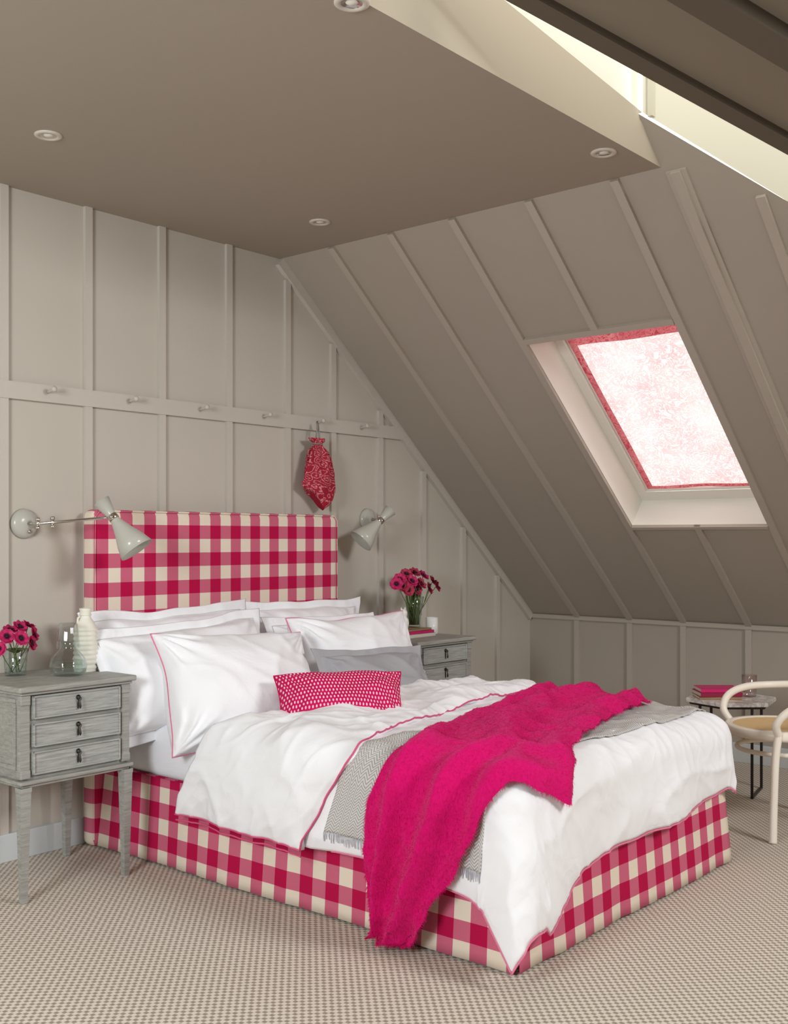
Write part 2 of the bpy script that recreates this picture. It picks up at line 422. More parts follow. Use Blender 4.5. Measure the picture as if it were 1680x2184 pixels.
# bulkhead + well
def yplane(px,py): return onY(px,py,YB)
tp=yplane(1075,0); tq=yplane(1370,240); sl=(tq.z-tp.z)/(tq.x-tp.x)
zl=tp.z+(XW-tp.x)*sl
b=B(); b.poly([(XW,YB,ZC),(X0,YB,ZC),tuple(SP(sA,YB)),(tq.x,YB,tq.z),(XW,YB,zl)]); mk('wall_bulkhead',b,m_bulk,kind='structure')
b=B(); b.poly([(XW,YB+.03,zl-.1),(tq.x+.02,YB+.03,tq.z-.1),(tq.x+.02,YB+.03,ZR),(XW,YB+.03,ZR)]); mk('wall_upper',b,m_cream,kind='structure')
A3=SP(sA,yA); B3=SP(sB,yB_); C3=SP(sC,yC)
b=B(); b.poly([A3,B3,B3+UP*1.2,A3+UP*1.0]); b.poly([B3,C3,C3+UP*2,B3+UP*1.2]); b.poly([C3,C3+Vector((0,-3,0)),C3+Vector((0,-3,2)),C3+UP*2])
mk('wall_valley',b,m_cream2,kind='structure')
dv=(B3-A3).normalized()
pm=A3+dv*.03
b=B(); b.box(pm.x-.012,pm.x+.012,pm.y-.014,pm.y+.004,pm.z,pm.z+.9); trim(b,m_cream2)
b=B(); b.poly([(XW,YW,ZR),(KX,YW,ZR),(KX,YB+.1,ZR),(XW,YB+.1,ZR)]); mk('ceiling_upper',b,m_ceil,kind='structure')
pA=atT(1110,0,2.9); pB=atT(1680,315,3.3); d1=(pB-pA); d2=Vector((0,-1,.2)).normalized(); nn=d1.cross(d2).normalized()
if nn.z>0: nn=-nn
q0=pA-d1*.25; q1=pA+d1*1.5
b=B(); b.prism([q0,q1,q1+d2*1.5,q0+d2*1.5],-nn*.03); mk('ceiling_soffit',b,m_soff,kind='structure')
for o0,w_,h_ in ((0,.05,.03),(.26,.08,.06),(.60,.08,.07)):
    b=B(); a0=q0+d2*o0; a1=q1+d2*o0; b.prism([a0,a1,a1+d2*w_,a0+d2*w_],nn*h_); trim(b,m_dark)
# downlights
for px,py,lb in ((103,288,'round white downlight at the far left of the ceiling'),(750,5,'round white downlight cut off by the top edge of the picture'),(1287,325,'round white downlight near the sloping wall and ceiling edge'),(682,473,'round white downlight above the headboard corner, nearest the back wall')):
    p=onZ(px,py,ZC); t=thing('downlight',lb,'ceiling light',(p.x,p.y,ZC),group='recessed ceiling downlights')
    b=B(); b.lathe([(.027,-.002),(.030,-.006),(.040,-.006),(.045,-.003),(.045,0)],32); mk('trim_ring',b,m_ring,t,smooth=True)
    b=B(); b.lathe([(.028,-.003),(.022,-.0015),(.016,-.001)],24); mk('reflector',b,m_chrome,t,smooth=True)
    b=B(); b.lathe([(.016,-.001),(.012,-.004),(0,-.005)],16); mk('bulb',b,m_white,t,smooth=True)
# ------------------------------------------------------------------ BED
BX0,BX1,BYF=2.56,3.93,-2.06
bed=thing('bed','double bed upholstered in pink and cream gingham with tall headboard and skirt','bed',(3.24,-1.1,0))
HX0=onY(197,1100,-.105).x; HX1=onY(718,1100,-.105).x; HZ=onY(450,1092,-.105).z
b=B(); b.box(HX0,HX1,-.115,-.026,.0,HZ,.03,5); hb=mk('headboard',b,m_ging,bed,True,smooth=True,buv=True)
b=B(); pts=[(HX0+.006,-.112,.3)]+[(HX0+.006,-.112,z/10) for z in range(4,13)]+[(HX0+.008,-.112,HZ-.03),(HX0+.03,-.112,HZ-.006)]+[(HX0+.03+(HX1-HX0-.06)*i/12,-.112,HZ-.006) for i in range(1,12)]+[(HX1-.03,-.112,HZ-.006),(HX1-.008,-.112,HZ-.03),(HX1-.006,-.112,.3)]
b.tube(pts,.004,6); mk('headboard_piping',b,m_ging,hb,True,smooth=True,buv=True)
b=B(); b.box(BX0+.03,BX1-.03,BYF+.03,-.12,.05,.31,.01); mk('bed_base',b,m_sheet,bed,True)
b=B(); b.box(BX0-.012,BX1+.0,BYF+.02,-.118,.30,.53,.06,6); mk('mattress',b,m_sheet,bed,True,smooth=True)
def nz(x,y,z=0.0): return noise.noise(Vector((x,y,z)))
def ridge(x,y,z=0.0): return 1-2*abs(noise.noise(Vector((x,y,z))))
def skirt():
    b=B(); L=0
    segs=[((BX0,-.115),(BX0,BYF),(-1,0)),((BX0,BYF),(BX1,BYF),(0,-1)),((BX1,BYF),(BX1,-.115),(1,0))]
    for si,(p,q_,nr) in enumerate(segs):
        ln=math.hypot(q_[0]-p[0],q_[1]-p[1]); m=int(ln/.02)
        def fn(u,v,p=p,q_=q_,nr=nr,ln=ln,L=L):
            d=u*ln; e=min(d,ln-d)
            x=p[0]+(q_[0]-p[0])*u; y=p[1]+(q_[1]-p[1])*u; dz=v
            fl=.012+.020*dz+ .005*dz*math.sin((L+d)*9+1.3*math.sin((L+d)*3.1))+.007*dz*nz((L+d)*11,0,2)+.008*dz*math.exp(-(e/.06)**2)
            tx=(q_[0]-p[0])/ln; ty=(q_[1]-p[1])/ln
            ex=-.02*dz*math.exp(-(d/.05)) + .02*dz*math.exp(-((ln-d)/.05))
            return Vector((x+nr[0]*fl+tx*ex,y+nr[1]*fl+ty*ex,.325-.317*v))
        b.grid(fn,m,10,lambda u,v,L=L,ln=ln:(L+u*ln,.325-.317*v)); L+=ln
    return b
sk=mk('bed_skirt',skirt(),m_ging,bed,True,smooth=True,solid=.004)
b=B(); o_=.014; b.tube([(BX0-o_,-.12,.325),(BX0-o_,BYF-o_,.325),(BX1+o_,BYF-o_,.325),(BX1+o_,-.12,.325)],.005,6); mk('skirt_piping',b,m_ging,sk,True,smooth=True,buv=True)
XL,XR,YF,RC=2.505,3.965,-2.095,.095
ARC=PI/2*RC
def W0(x,y,ext):
    a=.013*nz(x*3,y*3,1.7)+.007*nz(x*7+3,y*7,4)
    h=min(1,ext/.3)
    return a+.040*h*nz(x*2.2+y*2.2,0,7.5)*1.3+.012*h*math.sin((x-y)*15+2*nz(x*3,y*3,9))
def drape(x,y,off=0.0,extra=0.0):
    ix=min(max(x,XL+RC),XR-RC); iy=max(y,YF+RC)
    ex=x-ix; ey=y-iy; d=math.hypot(ex,ey)
    cx=(ix-(XL+XR)/2)/((XR-XL)/2)
    H=.527+.03*(1-cx**4)+.012*min(1,max(0,(iy-YF)/.4))
    if d<1e-7:
        return Vector((ix,iy,H+off+extra+W0(ix,iy,0)))
    nx,ny=ex/d,ey/d
    if d<ARC:
        ph=d/RC; hor=RC*math.sin(ph); drop=RC*(1-math.cos(ph)); ext=0
    else:
        ph=PI/2; ext=d-ARC; hor=RC+.06*ext; drop=RC+ext
    if abs(nx)>.01 and abs(ny)>.01:
        th_=math.atan2(abs(ny),abs(nx)); hor+=.065*min(1,ext/.35)*math.exp(-((th_-PI/4)/.45)**2)
    o=off+extra+W0(ix+nx*.1,iy+ny*.1,ext)
    hor+=o*math.sin(ph)
    z=H-drop+o*math.cos(ph)
    if z<.012+off*.5: 
        hor+=(.012+off*.5-z)*.6; z=.012+off*.5
    return Vector((ix+nx*hor,iy+ny*hor,z))
def interp(tab,x):
    if x<=tab[0][0]: return tab[0][1]
    for (a,fa),(c,fc) in zip(tab,tab[1:]):
        if x<=c:
            t=(x-a)/(c-a); t=t*t*(3-2*t)*.5+t*.5; return fa+(fc-fa)*t
    return tab[-1][1]
HEM=.277
x0,x1=XL-HEM,XR+.07
head=[(x0,-.66),(XL,-.80),(2.62,-.92),(2.75,-.95),(x1,-.95)]
foot=[(x0-.07,YF-.23),(x0+.1,YF-.27),(XL,YF-.35),(XL+.09,YF-.385),(2.72,YF-.35),(2.88,YF-.29),(3.05,YF-.26),(3.5,YF-.26),(x1,YF-.19)]
def cre(x,y,s):
    return .009*max(0,ridge(x*2.6+s,y*4.5,s))**3+.0028*max(0,ridge(x*11,y*5+s,s+3))**3+.004*max(0,ridge((x+y)*9,(x-y)*3.5+s,s+5))**4
duv=thing('duvet','white duvet with pink piped edge turned back over the bed','duvet',(3.24,-1.5,.54))
def dfn(u,v):
    x=x0+(x1-x0)*u; y=interp(head,x)+(interp(foot,x)-interp(head,x))*v
    if y<-1.80: x-=.05*min(1,(-1.80-y)/.3)*max(0,1-u*6)
    e=min(v*1.2,(1-v)*1.2,u*1.8,(1-u)*1.8)
    return drape(x,y,.004+.012*(1-math.exp(-e/.03)),cre(x,y,2.0))
b=B(); b.grid(dfn,190,150); mk('duvet_cover',b,m_linen,duv,True,smooth=True,solid=.012)
b=B(); b.tube([dfn(i/200,1)-Vector((0,0,.004)) for i in range(201)],.0032,6,cap=True); b.tube([dfn(0,.45+.55*i/80) for i in range(81)],.0032,6); b.tube([dfn(1,i/80) for i in range(81)],.0032,6)
mk('duvet_piping',b,m_palepink,duv,True,smooth=True)
tb=[(x0,-1.33),(XL-.12,-1.40),(XL+.02,-1.50),(2.65,-1.47),(2.85,-1.42),(3.3,-1.34),(3.7,-1.29),(x1,-1.27)]
def tfn(u,v):
    x=x0-.004+(x1-x0)*u; h=interp(head,x); y=h+.005+(interp(tb,x)-h)*v
    e=min(v*.6,(1-v)*.6,u*1.8,(1-u)*1.8)
    roll=.014*math.exp(-(v*.5/.05)**2)
    puff=.022*(1-math.exp(-e/.06))
    fold=.014*math.sin(v*7+3*nz(x*2,y*2,5)+x*4)*min(1,e/.1)
    return drape(x,y,.022+puff+roll,cre(x,y,8.0)*1.5+fold*.8)
b=B(); b.grid(tfn,190,90); mk('turned_back_flap',b,m_linen,duv,True,smooth=True,solid=.022)
b=B(); b.tube([tfn(i/200,1) for i in range(201)],.0032,6); b.tube([tfn(0,i/80) for i in range(81)],.0032,6); b.tube([tfn(0,i/80)-Vector((-.004,0,.02)) for i in range(81)],.003,6)
mk('flap_piping',b,m_pinkline,duv,True,smooth=True)
# grey throw
gx0,gx1=XL-.215,XR+.05
gt=thing('herringbone_throw','grey herringbone wool throw lying across the bed under the pink one','throw',(3.24,-1.7,.56))
gy0=[(gx0,-1.40),(XL,-1.46),(2.65,-1.50),(2.85,-1.55),(3.2,-1.50),(gx1,-1.40)]
gy1=[(gx0,-2.02),(XL,-2.02),(2.8,-2.01),(3.5,-2.03),(gx1,-2.0)]
def gfn(u,v):
    x=gx0+(gx1-gx0)*u; a=interp(gy0,x); y=a+(interp(gy1,x)-a)*v
    return drape(x,y,.020,cre(x,y,2.0)+.004*math.sin(v*20+3*nz(x*3,y*3,2)+x*2)+.003*max(0,ridge(x*6,y*9,4))**2)
b=B(); b.grid(gfn,150,70,lambda u,v:(u*(gx1-gx0),v*.65)); mk('throw_fabric',b,m_herr,gt,True,smooth=True,solid=.004)
b=B()
for i in range(110):
    p=gfn(0,i/109); q_=Vector((random.uniform(-.004,.002),random.uniform(-.005,.005),-random.uniform(.02,.032)))
    b.tube([p,p+q_*.5+Vector((-.002,0,0)),p+q_],.0014,4)
mk('fringe',b,m_greyline,gt,True)
# pink mohair throw
pt=thing('mohair_throw','bright pink fluffy mohair throw draped over the bed down to the floor','throw',(2.9,-1.75,.58))
px0,px1=XL-.50,3.80
py0=[(px0,-1.60),(XL-.3,-1.57),(XL-.1,-1.59),(XL,-1.63),(2.62,-1.66),(2.85,-1.58),(3.2,-1.49),(px1,-1.36)]
py1=[(px0,-1.76),(XL-.36,-1.84),(XL-.22,-1.94),(XL-.08,-2.01),(XL+.03,-2.05),(2.60,-2.11),(2.70,-2.15),(2.79,-2.08),(2.9,-2.03),(3.1,-1.99),(3.4,-1.92),(px1,-1.84)]
def pfn(u,v):
    x=px0+(px1-px0)*u; a=interp(py0,x); y=a+(interp(py1,x)-a)*v
    y+=.008*nz(x*7,v*2,3)*(abs(v-.5)*2)**3
    x2=x+(.030*nz(v*7,0,5) if u<.03 else 0)
    amp=.040+.020*nz(x*1.5,0,3)
    ph=v*14+4.2*nz(x*1.5,v*1.3,6)+(x-2.5)*2.0
    fold=amp*(.5+.5*math.sin(ph))**1.5*(1-abs(2*v-1)**6)
    return drape(x2,y,.034,fold+.016*max(0,ridge(x*3,y*6,5))**2+.004*max(0,ridge(x*9,y*12,3))**2+cre(x,y,2.0))
b=B(); g=b.grid(pfn,200,100)
NU,NV=200,100
pos=[[v.co.copy() for v in r_] for r_ in g]
rnd=random.Random(3)
def strand(p,d,l,w=.0005):
    s=d.cross(Vector((rnd.uniform(-1,1),rnd.uniform(-1,1),rnd.uniform(-1,1))))
    if s.length<1e-6: return
    s.normalize(); s*=w
    q1=p+d*l*.55; q2=p+d*l+Vector((0,0,-l*.35))
    v=[b.bm.verts.new(c) for c in (p-s,p+s,q1+s*.7,q1-s*.7)]; b.bm.faces.new(v); t_=b.bm.verts.new(q2); b.bm.faces.new((v[3],v[2],t_))
for i in range(42000):
    a=rnd.randrange(0,NU); c=rnd.randrange(0,NV); p=pos[a][c]; nrm=(pos[a+1][c]-p).cross(pos[a][c+1]-p)
    if nrm.length<1e-9: continue
    nrm.normalize()
    if nrm.dot(Vector((-1,-.8,.8)))<0 : nrm=-nrm
    d=(nrm*.45+Vector((rnd.uniform(-1,1),rnd.uniform(-1,1),rnd.uniform(-1,1)))*.8).normalized()
    p2=p.lerp(pos[a+1][c+1],rnd.random()); strand(p2,d,rnd.uniform(.004,.009))
for i in range(5200):
    e=rnd.random()
    if e<.40: a=rnd.randrange(1,NU+1); p=pos[a][0].lerp(pos[a-1][0],rnd.random()); o_=p-pos[a][2]
    elif e<.80: a=rnd.randrange(1,NU+1); p=pos[a][NV].lerp(pos[a-1][NV],rnd.random()); o_=p-pos[a][NV-2]
    else: a=rnd.randrange(1,NV+1); p=pos[0][a].lerp(pos[0][a-1],rnd.random()); o_=p-pos[2][a]
    d=(o_.normalized()+Vector((rnd.uniform(-1,1),rnd.uniform(-1,1),rnd.uniform(-1,1)))*.5).normalized(); strand(p,d,rnd.uniform(.004,.012),.0005)
mk('throw_fabric',b,m_moh,pt,True,smooth=True,recalc=False)
# ------------------------------------------------------------------ PILLOWS
def pillow(label,w,h,T,loc,rx,ry,rz,mat,flange=0,piping=None,stitch=None,seed=0,name='pillow',cat='pillow',group=None,part='pillow_cover',wr=1.0):
    D=math.radians
    t=thing(name,label,cat,loc,group=group,rot=(D(rx),D(ry),D(rz)))
    N=64; b=B(); ax=1-flange/(w/2); az=1-flange/(h/2)
    def P(a,c,side):
        m_=max(abs(a),abs(c))
        x=a*w/2*(1-.075*(1-c*c)*abs(a)**3); z=c*h/2*(1-.08*(1-a*a)*abs(c)**3)
        z+=.014*nz(x*5,seed,3)*(c+1)*.5; x+=.010*nz(z*6,seed,8)*a
        a_=min(1,abs(a)/ax); c_=min(1,abs(c)/az)
        th_=T/2*(max(0,(1-a_**2.1)*(1-c_**2.1)))**.45*(1-.26*c)
        th_*=1+.18*nz(a*1.8+seed,c*1.8,side*2)
        in_=min(1,th_/(T*.18))
        k=0
        for ci,(sa,sc) in enumerate(((-1,-1),(1,-1),(1,1),(-1,1))):
            dx=(a-sa)*w/2; dz=(c-sc)*h/2; ds=math.hypot(dx,dz); an=math.atan2(dz,dx)
            k+=.011*math.exp(-((ds-.09)/.08)**2)*math.sin(an*15+seed*2+ci*1.7)
        k+=.014*max(0,ridge(x*2.4+seed,z*3.6,seed*1.3+side*2))**3
        k+=.007*max(0,ridge((x+z)*6+seed,(x-z)*3,seed+side))**3+.012*nz(x*4,z*4,seed+side)
        k*=wr*in_
        sh=.012*nz(x*5,z*5,seed+9)
        if flange and (a_>=1 or c_>=1): th_=.0015; k=0; sh+=.006*nz(x*16,z*16,seed)
        if m_>.999: th_=0; k=0
        return Vector((x,side*(th_+k)+sh+.014*a*a,z+h/2))
    def cc(u):
        s=2*u-1; return math.sin(s*PI/2)*.5+s*.5
    for side in (-1,1):
        b.grid(lambda u,v:P(cc(u),cc(v),side),N,N,lambda u,v:(cc(u)*w/2,cc(v)*h/2))
    bmesh.ops.remove_doubles(b.bm,verts=list(b.bm.verts),dist=.0004)
    mk(part,b,mat,t,smooth=True)
    def loop(f):
        pts=[]; M_=40
        for k in range(M_): pts.append((-f[0]+2*f[0]*k/M_,-f[1]))
        for k in range(M_): pts.append((f[0],-f[1]+2*f[1]*k/M_))
        for k in range(M_): pts.append((f[0]-2*f[0]*k/M_,f[1]))
        for k in range(M_): pts.append((-f[0],f[1]-2*f[1]*k/M_))
        return pts
    if piping:
        b=B(); b.tube([P(a,c,-1) for a,c in loop((1,1))],.0030,6,True); mk('piping',b,piping,t,smooth=True)
    if stitch:
        b=B(); b.tube([P(a,c,-1)+Vector((0,-.0022,0)) for a,c in loop((ax*1.003,az*1.003))],.0014,5,True); mk('embroidered_border',b,stitch,t,smooth=True)
    return t
G='white pillows against the headboard'
pillow('white flanged pillow at the back left, against the gingham headboard',.86,.46,.20,(2.82,-.26,.495),-9,-1,0,m_linen,.045,None,m_greyline,1,group=G)
pillow('white flanged pillow at the back right, against the gingham headboard',.80,.45,.20,(3.59,-.26,.50),-10,1,0,m_linen,.045,None,m_greyline,2,group=G)
pillow('white pillow drooping over the left mattress edge in front of the rearmost one',.86,.47,.27,(2.78,-.46,.46),-19,-3,-2,m_linen,.045,None,m_greyline,3,group=G)
pillow('white pillow with grey stitched border in front of the back right one',.76,.42,.24,(3.60,-.44,.485),-21,1,1,m_linen,.045,None,m_greyline,4,group=G)
pillow('large white pillow with pink piping, front left beside the nightstand',.66,.47,.30,(2.78,-.74,.432),-26,2,-11,m_linen,0,m_palepink,None,5,wr=1.1)
pillow('white pillow with pink piping behind the grey cushion on the right',.70,.45,.27,(3.52,-.66,.455),-17,0,-4,m_linen,0,m_palepink,None,6,wr=1.1)
pillow('grey linen cushion with flat border in front of the right piped pillow',.60,.31,.16,(3.36,-.90,.49),-24,2,-8,m_grey,.035,None,None,7,name='cushion',cat='cushion',part='cushion_cover')
pillow('small oblong magenta cushion with white dots at the front',.48,.25,.19,(2.865,-1.125,.517),-34,0,-36,m_dots,0,m_dots,None,8,name='cushion',cat='cushion',part='cushion_cover',wr=.5)
# ------------------------------------------------------------------ NIGHTSTANDS
def nightstand(loc,label):
    t=thing('nightstand',label,'nightstand',loc,group='grey three drawer nightstands')
    b=B(); b.box(-.222,.222,-.205,.205,.695,.705,.003); b.box(-.234,.234,-.217,.217,.705,.725,.006,3); mk('tabletop',b,m_gw,t)
    b=B(); b.box(-.205,.205,-.185,.195,.41,.696); mk('body',b,m_gw,t)
    for sx in (-1,1):
        for sy in (-1,1):
            b=B(); cx,cy=sx*.2,sy*.182
            b.prism([(cx-.016,cy+sy*.012-.0,.44),(cx+.016,cy+sy*.012,.44),(cx+.018,cy-sy*.006,.44),(cx+.0,cy-sy*.02,.44),(cx-.018,cy-sy*.006,.44)],(0,0,.225))
            b.box(cx-.019,cx+.019,cy-.016,cy+.016,.415,.445,.004); b.box(cx-.019,cx+.019,cy-.016,cy+.016,.66,.695,.004)
            mk('corner_post',b,m_gw,t)
    for sx in (-1,1):
        b=B()
        b.box(sx*.207-.004,sx*.207+.004,-.15,.16,.44,.455,.002); b.box(sx*.207-.004,sx*.207+.004,-.15,.16,.665,.68,.002)
        b.box(sx*.207-.004,sx*.207+.004,-.15,-.135,.455,.665,.002); b.box(sx*.207-.004,sx*.207+.004,.145,.16,.455,.665,.002)
        mk('side_panel',b,m_gw,t)
    b=B(); b.box(-.226,.226,-.209,.209,.396,.410,.005,3); b.box(-.214,.214,-.197,.197,.386,.397,.002); mk('moulding',b,m_gw,t)
    for (z0,z1) in ((.425,.503),(.518,.597),(.612,.690)):
        b=B(); b.box(-.174,.174,-.197,-.17,z0,z1,.003); 
        for (a0,a1,c0,c1) in ((-.174,.174,z0,z0+.007),(-.174,.174,z1-.007,z1),(-.174,-.167,z0,z1),(.167,.174,z0,z1)): b.box(a0,a1,-.203,-.195,c0,c1,.0025)
        d=mk('drawer',b,m_gwd,t)
        zc=(z0+z1)/2
        b=B(); b.lathe([(0,0),(.007,0),(.009,.003),(.005,.006),(.004,.012),(0,.014)],12,axisM((0,-.197,zc+.018),(0,-1,0)))
        b.prism([(-.003,-.1975,zc+.02),(.003,-.1975,zc+.02),(.004,-.1975,zc-.005),(.002,-.1975,zc-.022),(-.002,-.1975,zc-.022),(-.004,-.1975,zc-.005)],(0,-.002,0))
        b.tube([(0,-.209,zc+.018),(0,-.211,zc+.008),(0,-.212,zc-.006),(0,-.212,zc-.014),(0,-.211,zc-.02)],[.0015,.002,.0035,.0045,.002],8)
        b.tube([(.006*math.cos(a),-.21,zc+.013+.006*math.sin(a)) for a in [2*PI*i/12 for i in range(12)]],.0013,5,True)
        mk('handle',b,m_iron,d,smooth=True)
    for sx in (-1,1):
        for sy in (-1,1):
            b=B(); x,y=sx*.203,sy*.188
            pr=[(.0195,.388),(.0195,.375),(.0180,.370),(.0175,.34),(.010,.0)]
            for (h0,z0),(h1,z1) in zip(pr,pr[1:]):
                vs=[b.bm.verts.new((x+ax*h,y+ay*h,z)) for h,z in ((h0,z0),(h1,z1)) for ax,ay in ((-1,-1),(1,-1),(1,1),(-1,1))]
                for k in range(4): b.bm.faces.new((vs[k],vs[(k+1)%4],vs[4+(k+1)%4],vs[4+k]))
            vs=[b.bm.verts.new((x+ax*.010,y+ay*.010,0)) for ax,ay in ((-1,-1),(1,-1),(1,1),(-1,1))]; b.bm.faces.new(vs)
            bmesh.ops.remove_doubles(b.bm,verts=list(b.bm.verts),dist=.0001)
            mk('leg',b,m_gw,t)
    return t
NS1=(2.172,-.305); NS2=(4.25,-.305)
ns=nightstand((NS1[0],NS1[1],0),'grey wooden nightstand on tapered legs, left of the bed at the picture edge')
n2=copy_tree(ns); n2.location=(NS2[0],NS2[1],0); n2['label']='grey wooden nightstand right of the bed, half hidden behind the pillows'
TZ=.725
# ------------------------------------------------------------------ flowers
def flower(base,head_,face,r,label,group,mat,seed):
    t=thing('anemone',label,'flower',base,group=group); rn=random.Random(seed)
    base=Vector(base); head_=Vector(head_)
    mid=base.lerp(head_,.55)+Vector((rn.uniform(-.008,.008),rn.uniform(-.008,.008),0))
    b=B(); b.tube([base,base.lerp(mid,.5),mid,mid.lerp(head_,.6)+Vector((0,0,.004)),head_],.0018,6); mk('stem',b,m_green,t,True,smooth=True)
    M_=axisM(head_,face); b=B()
    for ring,(n,rr,cup) in enumerate(((6,r,.25),(6,r*.85,.55))):
        for k in range(n):
            a=2*PI*(k+.5*ring)/n+rn.uniform(-.1,.1); wd=rr*.62
            ca,sa=math.cos(a),math.sin(a)
            def pf(u,v):
                l=rr*v; ww=wd*math.sin(PI*min(1,v*.76+.14))*(2*u-1)
                z=cup*rr*v*v+.1*rr*math.sin(v*PI)-abs(2*u-1)**2*.1*rr
                return M_@Vector((ca*l-sa*ww,sa*l+ca*ww,z+.001*ring))
            b.grid(pf,4,5)
    mk('petals',b,mat,t,True,smooth=True)
    b=B(); b.lathe([(0,.3*r),(.16*r,.27*r),(.26*r,.16*r),(.2*r,.05*r),(0,0)],10,M_)
    for k in range(16):
        a=2*PI*k/16; b.tube([M_@Vector((.15*r*math.cos(a),.15*r*math.sin(a),.1*r)),M_@Vector((.42*r*math.cos(a),.42*r*math.sin(a),.27*r))],.0011,4)
    mk('flower_centre',b,m_anemc,t,True,smooth=True)
    return t
fx,fy=2.112,-.20
t=thing('glass_vase','short clear glass of anemones at the left end of the near nightstand','vase',(fx,fy,TZ))
b=B(); b.lathe([(0,0),(.034,0),(.037,.004),(.043,.095),(.0420,.0955)],28); mk('glass_body',b,m_glass,t,smooth=True)
b=B(); b.lathe([(0,.008),(.0345,.0085),(.039,.06),(0,.06)],24); mk('water',b,m_water,t,smooth=True)
hp=[(14,1358,-.22,(-.3,-1,.5)),(42,1338,-.16,(.2,-.7,.8)),(71,1352,-.20,(.9,-.8,.4)),(44,1362,-.26,(.0,-1,.5)),(-2,1385,-.22,(-.8,-.6,.4)),(60,1335,-.13,(.5,-.2,1)),(66,1372,-.23,(.7,-.9,.2)),(22,1345,-.14,(0,-.4,1))]
for i,(px,py,y,fc) in enumerate(hp):
    h=onY(px,py,y); an=i*.9; flower((fx+.016*math.cos(an),fy+.016*math.sin(an),TZ+.012),h,fc,.029,'magenta anemone with dark centre in the short glass on the near nightstand','anemones in the short glass',m_anem,i)
b=B()
for k in range(12):
    a=k*.75; r0=Vector((fx,fy,TZ+.075)); d=Vector((math.cos(a),math.sin(a),.7)).normalized()
    s=d.cross(UP).normalized()
    b.grid(lambda u,v:r0+d*(.01+.06*v)+s*((2*u-1)*.010*math.sin(PI*min(.98,v+.08)))+UP*(-.02*v*v),2,5)
tag(mk('leaf_sprig',b,m_green,smooth=True),'green feathery leaves among the anemones in the short glass','leaves')
cx,cy=2.235,-.345
t=thing('carafe','round clear glass water carafe standing in front of the cream bottle','carafe',(cx,cy,TZ))
fac=lambda a,z:1+.035*math.cos(10*a)*(1 if z<.09 else 0)
b=B(); b.lathe([(0,0),(.045,0),(.060,.012),(.064,.035),(.058,.062),(.040,.084),(.029,.096),(.028,.112),(.032,.120)],40,mod=fac); mk('carafe_body',b,m_glass,t,smooth=True)
b=B(); b.lathe([(0,.0045),(.042,.0045),(.0565,.015),(.0595,.035),(.0560,.052),(0,.052)],40,mod=fac); mk('water',b,m_water,t,smooth=True)
t=thing('tumbler','upturned clear tumbler resting over the neck of the carafe','tumbler',(cx,cy,TZ+.097))
b=B(); b.lathe([(.040,0),(.0405,.006),(.034,.085),(.030,.092),(0,.092)],40,mod=lambda a,z:1+.02*math.cos(12*a)); mk('tumbler_glass',b,m_glass,t,smooth=True)
vx,vy=2.347,-.285
t=thing('ceramic_bottle','cream ribbed ceramic bottle with narrow neck beside the carafe','bottle',(vx,vy,TZ))
prof=[(0,0),(.040,0),(.042,.004)]
for k in range(9): z=.008+k*.0175; prof+= [(.0400,z),(.0445,z+.006),(.0445,z+.0115),(.0400,z+.0170)]
prof+=[(.038,.172),(.030,.186),(.022,.196),(.0195,.205),(.0205,.226),(.023,.234),(.019,.235),(.016,.2),(0,.19)]
b=B(); b.lathe(prof,32); mk('bottle_body',b,m_ceram,t,smooth=True)
b=B(); b.tube([(.021*math.cos(2*PI*i/20),.021*math.sin(2*PI*i/20),.21) for i in range(20)],.0022,6,True); b.tube([(-.021,0,.205),(-.032,0,.200),(-.034,0,.185),(-.030,0,.178)],.004,8); mk('neck_ring',b,m_ceram,t,smooth=True)
def book(label,loc,rz,w,d,h,cv,group):
    t=thing('book',label,'book',loc,math.radians(rz),group)
    b=B(); b.box(-w/2,w/2,-d/2,d/2,0,.0022,.0006); b.box(-w/2,w/2,-d/2,d/2,h-.0022,h,.0006); b.box(-w/2,w/2,-d/2,-d/2+.002,0,h,.0006); mk('cover',b,cv,t)
    b=B(); b.box(-w/2+.003,w/2-.003,-d/2+.002,d/2-.003,.0022,h-.0022); mk('pages',b,m_pages,t)
    return t
bx,by=4.235,-.275
book('pale hardback at the bottom of the pile on the right nightstand',(bx,by,TZ),2,.24,.17,.018,m_cv[3],'books on the right nightstand')
book('magenta hardback in the middle of the pile on the right nightstand',(bx-.002,by,TZ+.018),-2,.225,.16,.014,m_cv[0],'books on the right nightstand')
book('tan-covered book topping the pile on the right nightstand',(bx,by,TZ+.032),3,.20,.15,.010,m_cv[2],'books on the right nightstand')
BZ=TZ+.042
vx,vy=4.31,-.255
t=thing('glass_vase','flared clear glass vase of red anemones standing on the right nightstand books','vase',(vx,vy,BZ))
b=B(); b.lathe([(0,0),(.030,0),(.033,.004),(.036,.05),(.041,.10),(.050,.155),(.049,.1555)],28); mk('glass_body',b,m_glass,t,smooth=True)
b=B(); b.lathe([(0,.008),(.0305,.0085),(.0335,.05),(.0385,.10),(.0425,.12),(0,.12)],24); mk('water',b,m_water,t,smooth=True)
rn=random.Random(11)
fl=[(852,1236),(866,1225),(884,1222),(902,1228),(922,1240),(860,1250),(878,1240),(897,1245),(914,1255),(888,1256),(870,1258),(930,1250),(845,1246)]
for i,(px,py) in enumerate(fl):
    y=vy+(.05 if py<1232 else -.03)+rn.uniform(-.015,.015); h=onY(px,py,y); an=i*2.4
    flower((vx+.017*math.cos(an),vy+.017*math.sin(an),BZ+.012),h,((px-888)/45,-.9,.6+(1245-py)/40),.034,'pinkish red anemone in the flared vase on the right nightstand','anemones in the flared vase',m_anemr if i%3 else m_anem,50+i)
b=B()
